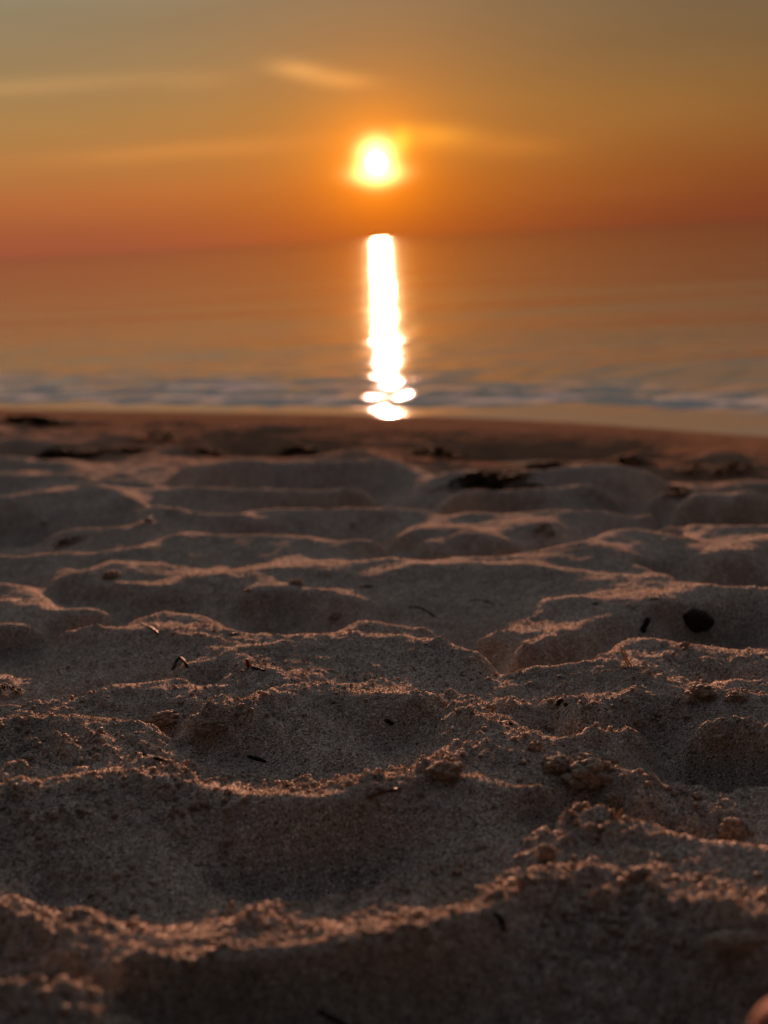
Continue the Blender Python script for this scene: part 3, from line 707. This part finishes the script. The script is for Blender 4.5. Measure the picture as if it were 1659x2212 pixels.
# --- the shell: two shells of thickness, a rim and growth lines
def make_shell():
    q, s_ = hit(1506, 1350); A, B, D = px(s_, 30), px(s_, 25), px(s_, 24)
    root = bpy.data.objects.new('shell', None); COL.objects.link(root); tag(root, 'dark brown rounded shell stuck in the right slope', 'shell')
    V = []; F = []; na, nr = 36, 12
    for side in (0, 1):
        for i in range(nr + 1):
            for k in range(na):
                a = 2 * math.pi * k / na; r = i / nr; rr = r * (1 - side * .05) * (1 + .10 * math.cos(a) + .07 * math.sin(3 * a + 1) + .04 * math.sin(7 * a))
                z = D * (1 - r * r) ** .6 - side * D * .12 + .02 * D * math.sin(r * 34) * (1 - side) + .015 * D * random.uniform(-1, 1)
                V.append((A * rr * math.cos(a), B * rr * math.sin(a), z))
        o0 = side * (nr + 1) * na
        for i in range(nr):
            for k in range(na):
                f = (o0 + i * na + k, o0 + i * na + (k + 1) % na, o0 + (i + 1) * na + (k + 1) % na, o0 + (i + 1) * na + k)
                F.append(f if not side else f[::-1])
    o0 = (nr + 1) * na
    for k in range(na):
        F.append((nr * na + k, nr * na + (k + 1) % na, o0 + nr * na + (k + 1) % na, o0 + nr * na + k))
    mesh_obj('valve', V, F, M_SHELL, root)
    tube('hinge', [(-A * .55, -B * .6, D * .2), (-A * .9, 0, D * .25), (-A * .55, B * .6, D * .2)], A * .10, M_DARK, parent=root)
    for k in range(5):
        b = blob('barnacle', A * .06, M_RED, k + 3, 1, .2, 1.5, (1, 1, .7), root); a = .5 + k * .22
        b.location = (A * .86 * math.cos(a), B * .86 * math.sin(a), D * .42)
    root.location = q + Vector((0, 0, px(s_, 10))); root.rotation_euler = (R(66), R(12), R(-20))
make_shell()

# --- the photographer's hand reaching into the corner
def make_hand():
    m, n, out = new_mat('skin')
    tcx = n.new('ShaderNodeTexCoord')
    nz = n.noise(tcx.outputs['Object'], 90, 4, .6).outputs[0]
    b = n.new('ShaderNodeBsdfPrincipled'); n.put(b.inputs['Base Color'], n.ramp(nz, [(.3, (.20, .085, .06)), (.7, (.26, .115, .085))]))
    b.inputs['Roughness'].default_value = .8; b.inputs['Specular IOR Level'].default_value = .1; b.inputs['Subsurface Weight'].default_value = .25
    b.inputs['Subsurface Radius'].default_value = (1, .25, .1); b.inputs['Subsurface Scale'].default_value = .012
    bm_ = n.new('ShaderNodeBump'); bm_.inputs['Distance'].default_value = .0006; n.put(bm_.inputs['Height'], n.noise(tcx.outputs['Object'], 900, 2, .6).outputs[0]); n.l.new(bm_.outputs[0], b.inputs['Normal'])
    n.l.new(b.outputs[0], out.inputs[0])
    tip = Vector(CAM + ray(1700, 2240) * .52)
    V = []; E = []; RAD = []
    def chain(start, pts):
        prev = start
        for p_, r in pts:
            V.append(p_); RAD.append(r); i = len(V) - 1
            if prev is not None: E.append((prev, i))
            prev = i
        return prev
    # forearm -> wrist -> palm, lying on its little-finger side; the thumb is on top
    wr = tip + Vector((.070, -.125, -.040))
    chain(None, [(wr, .024)])
    chain(0, [(wr + Vector((.05, -.12, .010)), .029), (wr + Vector((.11, -.25, .045)), .036)])
    pa = chain(0, [(wr + Vector((-.004, .030, -.004)), .026)])
    p1 = wr + Vector((0, .030, 0))
    th = chain(pa, [(p1 + Vector((-.022, .022, .026)), .016), (tip + Vector((.022, -.036, -.004)), .0165), (tip + Vector((.010, -.016, .001)), .0175), (tip + Vector((.002, -.003, -.001)), .0180), (tip + Vector((-.007, .011, -.002)), .0150)])
    for j, (dz, L) in enumerate([(.026, .074), (.006, .082), (-.013, .075), (-.030, .060)]):
        k0 = wr + Vector((.006, .085 - .004 * abs(j - 1), dz))
        dirn = Vector((.30, 1, -.05 * j)).normalized(); bend = Vector((-.45, .8, -.12)).normalized()
        chain(pa, [(wr + Vector((.002, .055, dz * .8)), .016), (k0, .0105), (k0 + dirn * L * .45, .0090), (k0 + dirn * L * .45 + bend * L * .33, .0080), (k0 + dirn * L * .45 + bend * L * .55, .0066)])
    me = bpy.data.meshes.new('person'); me.from_pydata([tuple(v) for v in V], E, []); me.update(); me.materials.append(m)
    o = bpy.data.objects.new('person', me); COL.objects.link(o)
    md = o.modifiers.new('skin', 'SKIN'); md.use_smooth_shade = True; md.branch_smoothing = .6
    for i, r in enumerate(RAD):
        sv_ = me.skin_vertices[0].data[i]; sv_.radius = (r, r); sv_.use_root = (i == 0)
    o.modifiers.new('sub', 'SUBSURF').render_levels = 3; o.modifiers['sub'].levels = 2
    tag(o, 'blurred bare skin of a person poking into the bottom right corner', 'person')
    nm = plain('nail', (.55, .34, .27), .3, .5)
    nail = blob('fingernail', .0075, nm, 2, 2, .02, 1, (.9, 1.1, .25), o); nail.location = tip + Vector((.008, -.004, .0085)); nail.rotation_euler = (R(20), R(25), R(-25))
make_hand()

# --- loose crumbs and single grains: uncountable
def crumbs():
    bm = bmesh.new(); bmesh.ops.create_icosphere(bm, subdivisions=1, radius=1.0)
    pv = np.array([v.co[:] for v in bm.verts]); pf = np.array([[v.index for v in f.verts] for f in bm.faces]); bm.free()
    protos = []
    for k in range(6):
        h = np.array([1 + .34 * (.5 - mn.voronoi(Vector(v) * 1.9 + Vector((k * 7.1, 0, 0)))[0][0] * 1.4) + .16 * mn.noise(Vector(v) * 5 + Vector((0, k * 3.3, 0))) for v in pv])
        protos.append(pv * h[:, None])
    N = 60000
    t = RNG.uniform(-.42, .42, N); y = .42 * np.exp(RNG.uniform(0, math.log(2.4 / .42), N)); x = t * y
    br = np.clip(fbm(x * 14, y * 14, 2, .5, 12) * 2.2 + .35, 0, 1); near = smooth(1.6, .85, y)
    h = relief(x, y); crest = smooth(-.006, .014, h)
    keep = RNG.random(N) < (.02 + br * near * .62) * (.25 + .75 * crest)
    x, y = x[keep], y[keep]; nk = smooth(1.6, .85, y)
    r = .0006 + .0032 * RNG.random(len(x)) ** 3.2 * (.30 + .70 * nk)
    z = sand_z(x, y) + r * .35
    VV = []; FF = []; o = 0
    for i in range(len(x)):
        a = RNG.uniform(0, 2 * np.pi); c, s_ = np.cos(a), np.sin(a); P = protos[i % 6] * r[i] * np.array([1, 1, .75])
        VV.append(np.stack([P[:, 0] * c - P[:, 1] * s_ + x[i], P[:, 0] * s_ + P[:, 1] * c + y[i], P[:, 2] + z[i]], 1)); FF.append(pf + o); o += len(P)
    VV = np.concatenate(VV); FF = np.concatenate(FF)
    me = bpy.data.meshes.new('sand_crumbs'); me.vertices.add(len(VV)); me.vertices.foreach_set('co', VV.reshape(-1).astype(np.float32))
    me.loops.add(FF.size); me.loops.foreach_set('vertex_index', FF.reshape(-1).astype(np.int32)); me.polygons.add(len(FF))
    me.polygons.foreach_set('loop_start', (np.arange(len(FF)) * 3).astype(np.int32)); me.polygons.foreach_set('loop_total', np.full(len(FF), 3, np.int32))
    me.polygons.foreach_set('use_smooth', np.ones(len(FF), bool)); me.update(calc_edges=True); me.materials.append(M_CLUMP)
    ob = bpy.data.objects.new('sand_crumbs', me); COL.objects.link(ob); tag(ob, 'small loose crumbs of damp sand strewn on the near ridges', 'sand', kind='stuff')
    print('crumbs', len(x))
crumbs()

def grains():
    N = 260000
    t = RNG.uniform(-.40, .40, N); y = .42 * np.exp(RNG.uniform(0, math.log(3.0 / .42), N)); x = t * y; z = sand_z(x, y) + .0001
    me = bpy.data.meshes.new('sand_grains'); me.vertices.add(N); me.vertices.foreach_set('co', np.stack([x, y, z], 1).reshape(-1).astype(np.float32)); me.update()
    o = bpy.data.objects.new('sand_grains', me); COL.objects.link(o); tag(o, 'single loose grains glinting all over the near sand', 'sand', kind='stuff')
    ng = bpy.data.node_groups.new('grains', 'GeometryNodeTree')
    ng.interface.new_socket('Geometry', in_out='INPUT', socket_type='NodeSocketGeometry'); ng.interface.new_socket('Geometry', in_out='OUTPUT', socket_type='NodeSocketGeometry')
    gi = ng.nodes.new('NodeGroupInput'); go = ng.nodes.new('NodeGroupOutput')
    ic = ng.nodes.new('GeometryNodeMeshIcoSphere'); ic.inputs['Radius'].default_value = 1; ic.inputs['Subdivisions'].default_value = 1
    sm = ng.nodes.new('GeometryNodeSetMaterial'); sm.inputs['Material'].default_value = M_GRAIN
    ip = ng.nodes.new('GeometryNodeInstanceOnPoints')
    rs = ng.nodes.new('FunctionNodeRandomValue'); rs.data_type = 'FLOAT'; rs.inputs[2].default_value = .00026; rs.inputs[3].default_value = .00074
    rr = ng.nodes.new('FunctionNodeRandomValue'); rr.data_type = 'FLOAT_VECTOR'; rr.inputs[1].default_value = (6.28, 6.28, 6.28)
    L = ng.links.new
    L(gi.outputs[0], ip.inputs['Points']); L(ic.outputs['Mesh'], sm.inputs['Geometry']); L(sm.outputs[0], ip.inputs['Instance'])
    L(rs.outputs[1], ip.inputs['Scale']); L(rr.outputs[0], ip.inputs['Rotation']); L(ip.outputs[0], go.inputs[0])
    o.modifiers.new('grains', 'NODES').node_group = ng
grains()
